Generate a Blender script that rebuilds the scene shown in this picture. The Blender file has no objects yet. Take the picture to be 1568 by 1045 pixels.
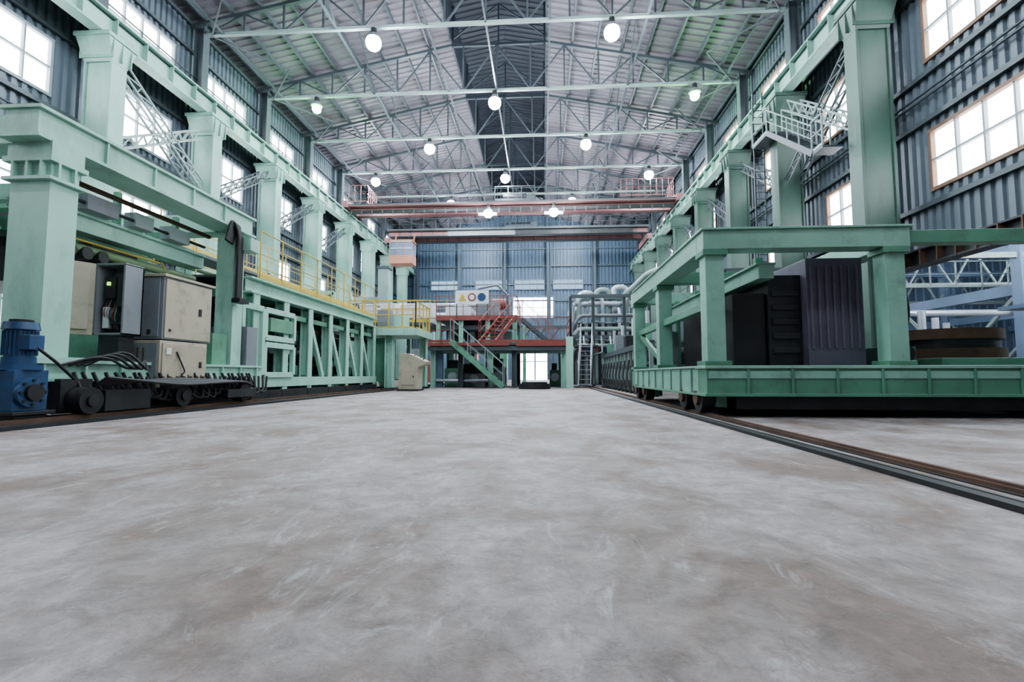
import bpy, math, random
from mathutils import Vector, Matrix
random.seed(7)
S = bpy.context.scene
try:
    S.view_settings.view_transform='AgX'; S.view_settings.look='AgX - Medium High Contrast'
except Exception as e: print(e)

# ------------------------------------------------------------------ materials
def paint(name, col, rough=0.5, metal=0.0, var=0.25, scale=1.5, bump=0.0, dirt=None, dirt_amt=0.5, stretch=(1,1,1)):
    m = bpy.data.materials.new(name); m.use_nodes = True
    nt = m.node_tree; N = nt.nodes; L = nt.links
    b = N['Principled BSDF']
    tc = N.new('ShaderNodeTexCoord'); mp = N.new('ShaderNodeMapping'); mp.inputs['Scale'].default_value = stretch
    L.new(tc.outputs['Object'], mp.inputs['Vector'])
    n = N.new('ShaderNodeTexNoise'); n.inputs['Scale'].default_value = scale; n.inputs['Detail'].default_value = 6; n.inputs['Roughness'].default_value = 0.62
    L.new(mp.outputs['Vector'], n.inputs['Vector'])
    cr = N.new('ShaderNodeValToRGB')
    cr.color_ramp.elements[0].position = 0.3; cr.color_ramp.elements[1].position = 0.7
    d = [c*(1-var) for c in col]; u = [min(1, c*(1+var*0.6)) for c in col]
    cr.color_ramp.elements[0].color = (*d, 1); cr.color_ramp.elements[1].color = (*u, 1)
    L.new(n.outputs['Fac'], cr.inputs['Fac'])
    out = cr.outputs['Color']
    if dirt:
        n2 = N.new('ShaderNodeTexNoise'); n2.inputs['Scale'].default_value = scale*2.7; n2.inputs['Detail'].default_value = 8; n2.inputs['Roughness'].default_value = 0.7
        L.new(mp.outputs['Vector'], n2.inputs['Vector'])
        r2 = N.new('ShaderNodeValToRGB'); r2.color_ramp.elements[0].position = 0.52; r2.color_ramp.elements[1].position = 0.70
        r2.color_ramp.elements[0].color = (0,0,0,1); r2.color_ramp.elements[1].color = (dirt_amt,)*3+(1,)
        L.new(n2.outputs['Fac'], r2.inputs['Fac'])
        mx = N.new('ShaderNodeMixRGB'); L.new(r2.outputs['Color'], mx.inputs['Fac']); L.new(out, mx.inputs['Color1']); mx.inputs['Color2'].default_value = (*dirt, 1)
        out = mx.outputs['Color']
    L.new(out, b.inputs['Base Color'])
    b.inputs['Roughness'].default_value = rough; b.inputs['Metallic'].default_value = metal
    if bump:
        bp = N.new('ShaderNodeBump'); bp.inputs['Strength'].default_value = bump; bp.inputs['Distance'].default_value = 0.02
        L.new(n.outputs['Fac'], bp.inputs['Height']); L.new(bp.outputs['Normal'], b.inputs['Normal'])
    return m

def emis(name, col, st):
    m = bpy.data.materials.new(name); m.use_nodes = True
    nt = m.node_tree; nt.nodes.clear()
    o = nt.nodes.new('ShaderNodeOutputMaterial'); e = nt.nodes.new('ShaderNodeEmission')
    e.inputs['Color'].default_value = (*col, 1); e.inputs['Strength'].default_value = st
    nt.links.new(e.outputs[0], o.inputs[0]); return m

MINT = paint('mint_paint', (0.34,0.55,0.46), 0.42, var=0.13, scale=0.9, dirt=(0.15,0.22,0.18), dirt_amt=0.45, stretch=(1,1,0.4))
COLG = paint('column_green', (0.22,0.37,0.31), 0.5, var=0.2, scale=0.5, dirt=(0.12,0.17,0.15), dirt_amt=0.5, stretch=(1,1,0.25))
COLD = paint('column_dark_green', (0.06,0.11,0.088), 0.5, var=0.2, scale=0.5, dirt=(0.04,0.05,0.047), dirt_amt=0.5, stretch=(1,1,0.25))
RUNB = paint('runway_green', (0.26,0.41,0.35), 0.5, var=0.2, scale=0.5, dirt=(0.10,0.14,0.12), dirt_amt=0.6)
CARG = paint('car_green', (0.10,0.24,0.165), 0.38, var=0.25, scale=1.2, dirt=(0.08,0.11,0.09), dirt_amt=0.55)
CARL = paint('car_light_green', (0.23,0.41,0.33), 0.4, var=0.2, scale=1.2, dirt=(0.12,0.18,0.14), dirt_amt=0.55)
GREEN = paint('machine_green', (0.13,0.29,0.20), 0.45, var=0.25, scale=1.2, dirt=(0.08,0.08,0.06), dirt_amt=0.6)
WALL = paint('wall_sheet', (0.11,0.135,0.16), 0.5, metal=0.1, var=0.2, scale=0.25, dirt=(0.09,0.095,0.10), dirt_amt=0.5, stretch=(1,1,0.2))
ENDW = paint('end_wall_sheet_hazed', (0.10,0.15,0.21), 0.5, var=0.2, scale=0.25, dirt=(0.09,0.12,0.165), dirt_amt=0.4)  # bluish haze of the far end is mixed into this colour
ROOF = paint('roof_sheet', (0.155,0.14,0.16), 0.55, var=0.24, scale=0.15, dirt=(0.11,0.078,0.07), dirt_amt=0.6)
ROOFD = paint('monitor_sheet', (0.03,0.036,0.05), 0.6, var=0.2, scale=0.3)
TRUSS = paint('truss_steel', (0.07,0.085,0.095), 0.5, metal=0.1, var=0.2, scale=0.6)
TRUSD = paint('truss_shaded_steel', (0.035,0.045,0.055), 0.5, metal=0.1, var=0.2, scale=0.6)  # same truss steel, darkened to put shade into the monitor recess
TRUSL = paint('light_and_lit_steel', (0.24,0.30,0.295), 0.5, var=0.2, scale=0.6)  # lighter steel; puts a lit tone into truss chords, lattices and stair rails
DARK = paint('dark_steel', (0.035,0.037,0.04), 0.5, metal=0.3, var=0.4, scale=2)
RUBB = paint('black_rubber', (0.017,0.017,0.019), 0.6, var=0.3, scale=4)
RUST = paint('rusty_steel', (0.105,0.06,0.042), 0.7, metal=0.2, var=0.4, scale=3, bump=0.3)
BEIGE = paint('beige_cabinet', (0.40,0.365,0.285), 0.45, var=0.1, scale=1.5, dirt=(0.17,0.13,0.09), dirt_amt=0.5)
GREYC = paint('grey_cabinet', (0.21,0.225,0.25), 0.45, var=0.12, scale=1.5, dirt=(0.13,0.12,0.11), dirt_amt=0.4)
BLUE = paint('blue_motor', (0.025,0.07,0.16), 0.4, var=0.3, scale=3, dirt=(0.04,0.04,0.05), dirt_amt=0.6)
YEL = paint('yellow_paint', (0.50,0.36,0.07), 0.45, var=0.15, scale=3)
RED = paint('red_paint', (0.24,0.065,0.055), 0.5, var=0.25, scale=1.5)
PINK = paint('crane_red', (0.25,0.12,0.12), 0.5, var=0.25, scale=0.5)
ORNG = paint('cab_orange', (0.42,0.20,0.14), 0.5, var=0.15, scale=1)
WHITE = paint('white_paint', (0.60,0.62,0.64), 0.5, var=0.08, scale=1.5)
SILV = paint('silver_lagging', (0.50,0.53,0.58), 0.32, metal=0.4, var=0.2, scale=2)
CRNB = paint('crane_bluegrey', (0.09,0.12,0.15), 0.5, var=0.2, scale=0.5)
NBLU = paint('annex_blue', (0.14,0.20,0.29), 0.5, var=0.25, scale=0.5)  # blue paint; on annex walls and frame it carries the bay's blue light
PIPE = paint('pipe_green', (0.17,0.25,0.14), 0.45, var=0.2, scale=2)
BROWNF = paint('window_frame_brown', (0.20,0.12,0.08), 0.6, var=0.2, scale=2)
FRAME = paint('window_frame', (0.24,0.28,0.30), 0.5, var=0.1, scale=2)
PURP = paint('housing_purple_grey', (0.105,0.095,0.13), 0.45, var=0.3, scale=1.3)
PANE = emis('daylight_pane', (0.90,0.95,1.0), 11.0)
PANEG = emis('annex_pane', (0.55,0.78,1.0), 1.0)
BULB = emis('lamp_white', (0.84,0.92,1.0), 160)
BULBG = emis('lamp_green', (0.30,1.0,0.40), 35)
DISP = emis('green_display', (0.5,1.0,0.2), 1.5)

# floor
def floor_mat():
    m = bpy.data.materials.new('concrete_floor'); m.use_nodes = True
    nt = m.node_tree; N = nt.nodes; L = nt.links; b = N['Principled BSDF']
    tc = N.new('ShaderNodeTexCoord')
    def noise(scale, st, det=8, ro=0.6, dist=0.0, rot=0):
        mp = N.new('ShaderNodeMapping'); mp.inputs['Scale'].default_value = st; mp.inputs['Rotation'].default_value=(0,0,rot)
        L.new(tc.outputs['Object'], mp.inputs['Vector'])
        n = N.new('ShaderNodeTexNoise'); n.inputs['Scale'].default_value = scale; n.inputs['Detail'].default_value = det
        n.inputs['Roughness'].default_value = ro; n.inputs['Distortion'].default_value = dist
        L.new(mp.outputs['Vector'], n.inputs['Vector']); return n
    def ramp(n, p0, p1, c0, c1):
        r = N.new('ShaderNodeValToRGB'); r.color_ramp.elements[0].position = p0; r.color_ramp.elements[1].position = p1
        r.color_ramp.elements[0].color = (*c0,1); r.color_ramp.elements[1].color = (*c1,1); L.new(n.outputs['Fac'], r.inputs['Fac']); return r
    big = noise(1.5, (1,0.8,1), 6, 0.62, 0.5)
    r1 = ramp(big, 0.38, 0.60, (0.205,0.155,0.135), (0.36,0.33,0.335))
    med = noise(7.0, (1,1.1,1), 10, 0.8, 0.4)
    r2 = ramp(med, 0.36, 0.64, (0.58,0.56,0.54), (1.22,1.22,1.22))
    mul = N.new('ShaderNodeMixRGB'); mul.blend_type = 'MULTIPLY'; mul.inputs['Fac'].default_value = 1
    L.new(r1.outputs['Color'], mul.inputs['Color1']); L.new(r2.outputs['Color'], mul.inputs['Color2'])
    sc = noise(3.5, (1.6,0.7,1), 10, 0.8, 1.2, 0.5)
    r3 = ramp(sc, 0.55, 0.66, (0,0,0), (0.6,0.6,0.6))
    mx = N.new('ShaderNodeMixRGB'); L.new(r3.outputs['Color'], mx.inputs['Fac']); L.new(mul.outputs['Color'], mx.inputs['Color1'])
    mx.inputs['Color2'].default_value = (0.48,0.465,0.485,1)
    dk = noise(10.0, (1,0.8,1), 10, 0.85, 0.6, -0.3)
    r4 = ramp(dk, 0.54, 0.66, (0,0,0), (0.65,0.65,0.65))
    mx2 = N.new('ShaderNodeMixRGB'); L.new(r4.outputs['Color'], mx2.inputs['Fac']); L.new(mx.outputs['Color'], mx2.inputs['Color1'])
    mx2.inputs['Color2'].default_value = (0.13,0.102,0.09,1)
    vo = N.new('ShaderNodeTexVoronoi'); vo.feature='DISTANCE_TO_EDGE'; vo.inputs['Scale'].default_value=.4
    wn = noise(1.5,(1,1,1),6,.7); ad0=N.new('ShaderNodeVectorMath'); ad0.operation='ADD'
    L.new(tc.outputs['Object'],ad0.inputs[0]); L.new(wn.outputs['Color'],ad0.inputs[1]); L.new(ad0.outputs[0],vo.inputs['Vector'])
    r5 = N.new('ShaderNodeValToRGB'); r5.color_ramp.elements[0].position=0.0; r5.color_ramp.elements[1].position=0.003
    r5.color_ramp.elements[0].color=(.35,.35,.35,1); r5.color_ramp.elements[1].color=(0,0,0,1); L.new(vo.outputs['Distance'],r5.inputs['Fac'])
    mx3 = N.new('ShaderNodeMixRGB'); L.new(r5.outputs['Color'], mx3.inputs['Fac']); L.new(mx2.outputs['Color'], mx3.inputs['Color1'])
    mx3.inputs['Color2'].default_value = (0.13,0.11,0.10,1)
    L.new(mx3.outputs['Color'], b.inputs['Base Color'])
    rr = ramp(med, 0.3, 0.7, (0.40,)*3, (0.66,)*3); L.new(rr.outputs['Color'], b.inputs['Roughness'])
    fn = noise(35, (1,1,1), 8, 0.75)
    ad = N.new('ShaderNodeMath'); ad.operation = 'ADD'; L.new(med.outputs['Fac'], ad.inputs[0]); L.new(fn.outputs['Fac'], ad.inputs[1])
    bp = N.new('ShaderNodeBump'); bp.inputs['Strength'].default_value = 0.7; bp.inputs['Distance'].default_value = 0.02
    L.new(ad.outputs[0], bp.inputs['Height']); L.new(bp.outputs['Normal'], b.inputs['Normal'])
    return m
FLOOR = floor_mat()

# ------------------------------------------------------------------ mesh builder
class MB:
    def __init__(s): s.v=[]; s.f=[]; s.m=[]; s.sm=[]; s.mats=[]
    def mi(s, mat):
        if mat not in s.mats: s.mats.append(mat)
        return s.mats.index(mat)
    def add(s, vs, fs, mat, smooth=False):
        o=len(s.v); s.v += [tuple(v) for v in vs]; k=s.mi(mat)
        for f in fs: s.f.append(tuple(i+o for i in f)); s.m.append(k); s.sm.append(smooth)
    def box(s, x0,x1,y0,y1,z0,z1, mat):
        vs=[(x0,y0,z0),(x1,y0,z0),(x1,y1,z0),(x0,y1,z0),(x0,y0,z1),(x1,y0,z1),(x1,y1,z1),(x0,y1,z1)]
        s.add(vs,[(0,3,2,1),(4,5,6,7),(0,1,5,4),(1,2,6,5),(2,3,7,6),(3,0,4,7)],mat)
    def beam(s,p,q,w,h,mat,up=(0,0,1)):
        p=Vector(p); q=Vector(q); d=(q-p)
        if d.length<1e-6: return
        d.normalize(); u=Vector(up)
        if abs(d.dot(u))>0.98: u=Vector((0,1,0))
        r=d.cross(u).normalized(); u=r.cross(d).normalized()
        vs=[]
        for c in (p,q):
            for a,b in ((-1,-1),(1,-1),(1,1),(-1,1)): vs.append(c+r*(a*w/2)+u*(b*h/2))
        s.add(vs,[(3,2,1,0),(4,5,6,7),(0,1,5,4),(1,2,6,5),(2,3,7,6),(3,0,4,7)],mat)
    def ibeam(s,p,q,w,h,mat,t=0.05,up=(0,0,1)):
        p=Vector(p); q=Vector(q); d=(q-p).normalized(); u=Vector(up)
        if abs(d.dot(u))>0.98: u=Vector((1,0,0))
        r=d.cross(u).normalized(); u=r.cross(d).normalized()
        s.beam(p+u*(h/2-t/2),q+u*(h/2-t/2),w,t,mat,u); s.beam(p-u*(h/2-t/2),q-u*(h/2-t/2),w,t,mat,u)
        s.beam(p,q,t*0.7,h-2*t,mat,u)
    def cyl(s,p,q,r,mat,n=14,r2=None,cap=True):
        p=Vector(p); q=Vector(q); r2=r if r2 is None else r2
        d=(q-p).normalized(); a=Vector((0,0,1)) if abs(d.z)<0.9 else Vector((1,0,0))
        x=d.cross(a).normalized(); y=d.cross(x)
        vs=[]
        for c,rr in ((p,r),(q,r2)):
            for i in range(n):
                t=2*math.pi*i/n; vs.append(c+x*math.cos(t)*rr+y*math.sin(t)*rr)
        s.add(vs,[(i,(i+1)%n,n+(i+1)%n,n+i)[::-1] for i in range(n)],mat,True)
        if cap:
            s.add(vs[:n],[tuple(range(n))],mat); s.add(vs[n:],[tuple(range(n))[::-1]],mat)
    def sphere(s,c,r,mat,n=12,sz=1.0):
        vs=[];fs=[];m=n//2
        for j in range(m+1):
            ph=math.pi*j/m
            for i in range(n):
                t=2*math.pi*i/n; vs.append((c[0]+r*math.sin(ph)*math.cos(t),c[1]+r*math.sin(ph)*math.sin(t),c[2]+r*math.cos(ph)*sz))
        for j in range(m):
            for i in range(n): fs.append((j*n+i,(j+1)*n+i,(j+1)*n+(i+1)%n,j*n+(i+1)%n))
        s.add(vs,fs,mat,True)
    def pipe(s,pts,r,mat,n=10,bend=None):
        pts=[Vector(p) for p in pts]; bend=bend or r*2.2
        P=[pts[0]]
        for i in range(1,len(pts)-1):
            a,b,c=pts[i-1],pts[i],pts[i+1]; d1=(a-b);d2=(c-b); k=min(bend,d1.length*.45,d2.length*.45)
            s1=b+d1.normalized()*k; s2=b+d2.normalized()*k
            for j in range(6):
                t=j/5; P.append(s1*(1-t)**2+b*2*t*(1-t)+s2*t*t)
        P.append(pts[-1])
        d=(P[1]-P[0]).normalized(); a=Vector((0,0,1)) if abs(d.z)<0.9 else Vector((1,0,0))
        x=d.cross(a).normalized(); vs=[]
        for i,p in enumerate(P):
            d=(P[min(i+1,len(P)-1)]-P[max(i-1,0)]).normalized(); x=(x-d*x.dot(d)).normalized(); y=d.cross(x)
            for k in range(n):
                t=2*math.pi*k/n; vs.append(p+x*math.cos(t)*r+y*math.sin(t)*r)
        fs=[]
        for i in range(len(P)-1):
            for k in range(n): fs.append((i*n+k,i*n+(k+1)%n,(i+1)*n+(k+1)%n,(i+1)*n+k)[::-1])
        s.add(vs,fs,mat,True)
        s.add(vs[:n],[tuple(range(n))],mat); s.add(vs[-n:],[tuple(range(n))[::-1]],mat)
    def rail(s,pts,mat,h=1.05,step=1.0,r=0.022):
        for a,b in zip(pts[:-1],pts[1:]):
            a=Vector(a);b=Vector(b);L=(b-a).length;n=max(1,round(L/step)); H=Vector((0,0,h))
            s.beam(a+H,b+H,r*2,r*2,mat); s.beam(a+H*.52,b+H*.52,r*1.5,r*1.5,mat); s.beam(a+H*0.06,b+H*0.06,r*.6,0.1,mat)
            for i in range(n+1):
                p=a.lerp(b,i/n); s.beam(p,p+H,r*2,r*2,mat)
    def stair(s,top,bot,w,mat,mrail,side='y',tread=None,r=.02):
        top=Vector(top);bot=Vector(bot); n=max(3,int((top.z-bot.z)/0.19))
        off=Vector((0,w/2,0)) if side=='y' else Vector((w/2,0,0))
        for sg in (-1,1):
            s.beam(top+off*sg,bot+off*sg,0.05,0.2,mat)
            s.rail([top+off*sg,bot+off*sg],mrail,h=0.95,step=0.9,r=r)
        for i in range(n):
            p=top.lerp(bot,(i+.5)/n); 
            if side=='y': s.box(p.x-.13,p.x+.13,p.y-w/2,p.y+w/2,p.z-.02,p.z+.02,tread or mat)
            else: s.box(p.x-w/2,p.x+w/2,p.y-.13,p.y+.13,p.z-.02,p.z+.02,tread or mat)
    def build(s,name,bevel=0,parent=None):
        me=bpy.data.meshes.new(name); me.from_pydata(s.v,[],s.f)
        for m in s.mats: me.materials.append(m)
        me.polygons.foreach_set('material_index',s.m); me.polygons.foreach_set('use_smooth',s.sm); me.update()
        o=bpy.data.objects.new(name,me); S.collection.objects.link(o)
        if bevel:
            b=o.modifiers.new('bevel','BEVEL'); b.width=bevel; b.segments=2; b.limit_method='ANGLE'; b.angle_limit=math.radians(50)
        if parent: o.parent=parent
        return o

XL,XR=-16.0,11.2; YB,YF=-21,55
CL,CR=-14.9,10.1
BAY=5.05
COLY=[15+BAY*i for i in range(-7,8)]
# ------------------------------------------------------------------ room shell
m=MB(); m.box(XL-.3,34,YB,YF+.3,-.2,0,FLOOR); m.build('floor')

def corr(m,a0,a1,z0,z1,fix,axis,mat,dirn,step=0.30,dep=0.07):
    if a1-a0<0.02 or z1-z0<0.02: return
    prof=[]; a=math.floor(a0/step)*step
    while a<a1+step:
        for da,d in ((0,0),(.32,0),(.42,1),(.90,1)): prof.append((a+da*step,d*dep*dirn))
        a+=step
    prof=[(min(max(p,a0),a1),d) for p,d in prof]
    vs=[]
    for p,d in prof:
        for z in (z0,z1): vs.append((fix+d,p,z) if axis=='y' else (p,fix+d,z))
    fs=[(2*i,2*i+2,2*i+3,2*i+1) for i in range(len(prof)-1) if abs(prof[i+1][0]-prof[i][0])>1e-6 ]
    m.add(vs,fs,mat)

ROWS=[(5.8,7.5),(9.6,11.45),(13.3,14.9)]
WW=3.3
win_id=[0]
def window(fix,axis,c,z0,z1,w,dirn,pane=PANE,fr=FRAME,nx=4,nz=2,outer=None):
    win_id[0]+=1; m=MB(); outer=outer or fr
    def B(a0,a1,d0,d1,za,zb,mat):
        d0,d1=sorted((fix+d0*dirn,fix+d1*dirn))
        if axis=='y': m.box(d0,d1,a0,a1,za,zb,mat)
        else: m.box(a0,a1,d0,d1,za,zb,mat)
    B(c-w/2,c+w/2,-.04,-.02,z0,z1,pane)
    for i in range(nx+1):
        a=c-w/2+w*i/nx; t=.045 if i in(0,nx) else .028
        B(a-t,a+t,-.02,.08 if i not in(0,nx) else .11,z0,z1,outer if i in(0,nx) else fr)
    for i in range(nz+1):
        z=z0+(z1-z0)*i/nz; t=.05 if i in(0,nz) else .028
        B(c-w/2-.04,c+w/2+.04,-.02,.085 if i not in(0,nz) else .12,z-t,z+t,outer if i in(0,nz) else fr)
    m.build('window_%d'%win_id[0])

def side_wall(name,fix,dirn,zbase_fn,fr_out):
    m=MB()
    for i in range(len(COLY)):
        y0=COLY[i]; y1=min(y0+BAY,YF); c=(y0+y1)/2
        zb=zbase_fn(y0)
        if y1-y0<BAY-.3: corr(m,y0,y1,zb,16.8,fix,'y',WALL,dirn); continue
        w0,w1=c-WW/2,c+WW/2
        corr(m,y0,w0,zb,16.8,fix,'y',WALL,dirn); corr(m,w1,y1,zb,16.8,fix,'y',WALL,dirn)
        z=zb
        for (a,b) in ROWS:
            corr(m,w0,w1,z,a,fix,'y',WALL,dirn); z=b
            window(fix,'y',c,a,b,WW,dirn,outer=fr_out)
        corr(m,w0,w1,z,16.8,fix,'y',WALL,dirn)
    for z in (5.4,7.85,9.2,11.8,12.9,15.25,16.5):
        x=fix+dirn*.14; m.beam((x,COLY[0],z),(x,YF,z),.12,.14,TRUSS)
    for z in (8.5,8.65): m.pipe([(fix+dirn*.2,COLY[0],z),(fix+dirn*.2,YF-.2,z)],.035,TRUSS,n=6)
    return m
m=side_wall('wall_left',XL,1,lambda y:0,FRAME)
m.build('wall_left')
m=MB(); m.box(XL+.09,XL+.12,10.8,14.2,.1,4.2,PANE)
for y in (10.8,11.9,13.05,14.2): m.box(XL+.1,XL+.2,y-.05,y+.05,0,4.2,FRAME)
for z in (1.4,2.8,4.2): m.box(XL+.1,XL+.19,10.8,14.2,z-.04,z+.04,FRAME)
m.build('door_2')
m=side_wall('wall_right',XR,-1,lambda y:4.1 if y<24 else 0,BROWNF)
m.ibeam((XR-.1,COLY[0],3.95),(XR-.1,YF,3.95),.4,.5,DARK)
for i in range(90):
    y=COLY[0]+i*.6
    if y<26: m.box(XR-.32,XR-.1,y-.02,y+.02,3.72,4.18,RUST)
m.build('wall_right')
m=MB()
DX0,DX1=-2.6,1.0
corr(m,XL,DX0,0,20,YF,'x',ENDW,-1,step=.4,dep=.1); corr(m,DX1,XR,0,20,YF,'x',ENDW,-1,step=.4,dep=.1); corr(m,DX0,DX1,4.2,20,YF,'x',ENDW,-1,step=.4,dep=.1)
for x in [-14.5+5.2*i*.98 for i in range(6)]:
    m.ibeam((x,YF-.5,0),(x,YF-.5,18),.45,.45,CRNB)
for z in (4.6,7.2,9.0,10.9,13,15): m.beam((XL,YF-.22,z),(XR,YF-.22,z),.12,.16,CRNB)
m.build('wall_back')
m=MB(); m.box(DX0,DX1,YF+.05,YF+.12,0,4.2,PANE)
for x in (DX0,(DX0+DX1)/2,DX1): m.box(x-.08,x+.08,YF-.2,YF+.05,0,4.2,NBLU)
m.box(DX0,DX1,YF-.2,YF+.05,4.1,4.3,NBLU); m.box(DX0,DX1,YF-.1,YF+.05,2.0,2.1,NBLU); m.build('door_1')
for (xc,w,z0,z1) in ((-1.0,4.6,7.0,9.4),(-5.8,3.6,10.3,11.4),(-11,3.6,10.3,11.4),(3.0,3.4,10.3,11.4),(-1.4,3.4,10.3,11.4)):
    window(YF-.16,'x',xc,z0,z1,w,-1,pane=PANE if z0<9 else PANEG,fr=NBLU)
m=MB(); corr(m,XL,XR,0,20,YB,'x',WALL,1,step=.4); m.build('wall_front')

# roof
MX0,MX1=-4.9,0.3; ZE,ZM=16.7,18.9
def roofz(x):
    if x<MX0: return ZE+(ZM-ZE)*(x-XL)/(MX0-XL)
    if x>MX1: return ZE+(ZM-ZE)*(XR-x)/(XR-MX1)
    return ZM
m=MB()
def roofsheet(xa,za,xb,zb,mat,step=.42,dep=.06):
    vs=[];y=YB;n=0
    while y<YF:
        for dy,d in ((0,0),(.7,0),(.78,1),(.94,1)):
            yy=min(y+dy*step,YF); vs += [(xa,yy,za-d*dep),(xb,yy,zb-d*dep)]; n+=1
        y+=step
    m.add(vs,[(2*i,2*i+1,2*i+3,2*i+2) for i in range(n-1)],mat)
roofsheet(XL,ZE,MX0,ZM,ROOF); roofsheet(MX1,ZM,XR,ZE,ROOF)
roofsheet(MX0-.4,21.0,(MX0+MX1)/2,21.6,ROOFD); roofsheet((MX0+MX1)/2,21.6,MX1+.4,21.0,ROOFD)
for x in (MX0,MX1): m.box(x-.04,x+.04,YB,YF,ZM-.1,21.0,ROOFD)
x=XL+.8
while x<XR:
    if not (MX0-.2<x<MX1+.2):
        z=roofz(x)-.17; m.beam((x,YB,z),(x,YF,z),.09,.2,TRUSS)
    x+=1.3
m.build('ceiling')

def truss(y,name='roof_truss'):
    m=MB(); zb=15.95; n=14; xs=[CL-.3+(CR-CL+.6)*i/n for i in range(n+1)]
    m.beam((xs[0],y,zb),(xs[-1],y,zb),.16,.13,TRUSL)
    for a,b in ((XL+.1,MX0),(MX1,XR-.1)):
        m.beam((a,y,roofz(a)-.33),(b,y,roofz(b)-.33),.16,.14,TRUSS)
    m.beam((MX0,y,ZM-.33),(MX1,y,ZM-.33),.14,.14,TRUSD)
    for i,x in enumerate(xs):
        m.beam((x,y,zb),(x,y,roofz(x)-.35),.08,.08,TRUSS)
        if i<n:
            x2=xs[i+1]
            if i%2==0: m.beam((x,y,zb),(x2,y,roofz(x2)-.35),.07,.07,TRUSS)
            else: m.beam((x,y,roofz(x)-.35),(x2,y,zb),.07,.07,TRUSS)
    mc=(MX0+MX1)/2
    for x in (MX0+.1,mc,MX1-.1): m.beam((x,y,ZM-.4),(x,y,20.9),.09,.09,TRUSD)
    m.beam((MX0,y,ZM),(mc,y,20.9),.07,.07,TRUSD); m.beam((mc,y,20.9),(MX1,y,ZM),.07,.07,TRUSD)
    m.build(name)
for y in COLY: truss(y)
m=MB()
for x in (CL+.6,-9.1,-5.0,-2.4,.4,4.6,CR-.6): m.beam((x,COLY[0],15.95),(x,YF,15.95),.08,.08,TRUSS)
for i,y in enumerate(COLY[:-1]):
    for xa,xb in ((CL,-12.6),(CR,7.9)):
        m.beam((xa,y,15.9),(xb,y+BAY/2,15.9),.06,.06,TRUSS); m.beam((xb,y+BAY/2,15.9),(xa,y+BAY,15.9),.06,.06,TRUSS)
    for xv in (-9.1,4.6):
        m.beam((xv,y,15.95),(xv,y+BAY/2,roofz(xv)-.3),.06,.06,TRUSS); m.beam((xv,y+BAY/2,roofz(xv)-.3),(xv,y+BAY,15.95),.06,.06,TRUSS)
m.build('roof_bracing')

# columns
ZC=12.0
def column(x,y,sgn,mat,dark):
    m=MB()
    m.box(x-.42,x+.42,y-.24,y+.24,0,ZC-.9,mat)
    m.box(x-.50,x-.42,y-.30,y+.30,0,ZC-.9,mat); m.box(x+.42,x+.50,y-.30,y+.30,0,ZC-.9,mat)
    vs=[]
    for z,h,hy in ((ZC-.9,.50,.30),(ZC-.15,.60,.55)):
        vs+=[(x-h,y-hy,z),(x+h,y-hy,z),(x+h,y+hy,z),(x-h,y+hy,z)]
    m.add(vs,[(0,3,2,1),(4,5,6,7),(0,1,5,4),(1,2,6,5),(2,3,7,6),(3,0,4,7)],mat)
    m.box(x-.64,x+.64,y-.6,y+.6,ZC-.15,ZC-.01,mat)
    for dy in (-.35,0,.35): m.box(x-.62,x+.62,y+dy-.02,y+dy+.02,ZC-.8,ZC-.15,mat)
    m.box(x-.7,x+.7,y-.5,y+.5,0,.08,dark)
    xu=x-sgn*.45
    m.ibeam((xu,y,ZC),(xu,y,16.3),.4,.45,TRUSS)
    m.build('steel_column',bevel=.01)
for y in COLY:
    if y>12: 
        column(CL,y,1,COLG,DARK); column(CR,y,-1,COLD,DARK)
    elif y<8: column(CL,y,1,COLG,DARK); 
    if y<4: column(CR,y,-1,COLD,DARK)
for x,sgn,mat in ((CL+.15,1,RUNB),(CR-.15,-1,RUNB)):
    m=MB()
    m.ibeam((x,COLY[0],ZC+.42),(x,YF-.6,ZC+.42),.45,.82,mat,t=.06)
    m.beam((x,COLY[0],ZC+.88),(x,YF-.6,ZC+.88),.09,.11,RUST)
    y=COLY[0]
    while y<YF-1: m.box(x-.22,x+.22,y-.015,y+.015,ZC+.08,ZC+.77,mat); y+=BAY/4
    xw=x-sgn*.75
    m.box(min(x,xw)-.1,max(x,xw)+.1,COLY[0],YF-.6,ZC+.76,ZC+.81,TRUSS)
    m.rail([(xw,COLY[0],ZC+.81),(xw,YF-.6,ZC+.81)],TRUSS,step=BAY/3)
    m.build('crane_runway_beam')

def lattice(x,ya,yb,z0,z1,w=.35,mat=TRUSL):
    m=MB(); a=Vector((x,ya,z0)); b=Vector((x,yb,z1)); d=(b-a); n=max(4,int(d.length/.6)); N=Vector((0,-d.z,d.y)).normalized()*w
    for o in (0,.5):
        X=Vector((o,0,0)); m.beam(a+X,b+X,.06,.06,mat); m.beam(a+N+X,b+N+X,.06,.06,mat)
        for i in range(n):
            p=a.lerp(b,i/n);q=a.lerp(b,(i+1)/n); m.beam(p+X,q+N+X,.035,.035,mat); m.beam(p+X,p+N+X,.035,.035,mat)
    m.build('lattice_brace')
lattice(CL-.3,15.5,19.5,ZC-.8,8.6,mat=TRUSL); lattice(CL-.3,15.5,19.5,8.4,ZC-1.2,mat=TRUSL)
for i in range(8,11): lattice(CL-.3,COLY[i]+.4,COLY[i]+BAY-.4,8.4,ZC-.8,mat=TRUSS)
lattice(CR-.2,15.4,19.6,8.2,11.3,mat=TRUSL); lattice(CR-.2,15.4,19.6,11.0,8.2,mat=TRUSS)
for i in range(8,12): lattice(CR,COLY[i]+.4,COLY[i]+BAY-.4,8.2,11.0,mat=TRUSS)
m=MB()
m.stair((9.3,19.3,10.2),(9.3,16.2,7.9),.6,TRUSS,TRUSL,side='x',tread=TRUSS,r=.02)
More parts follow.
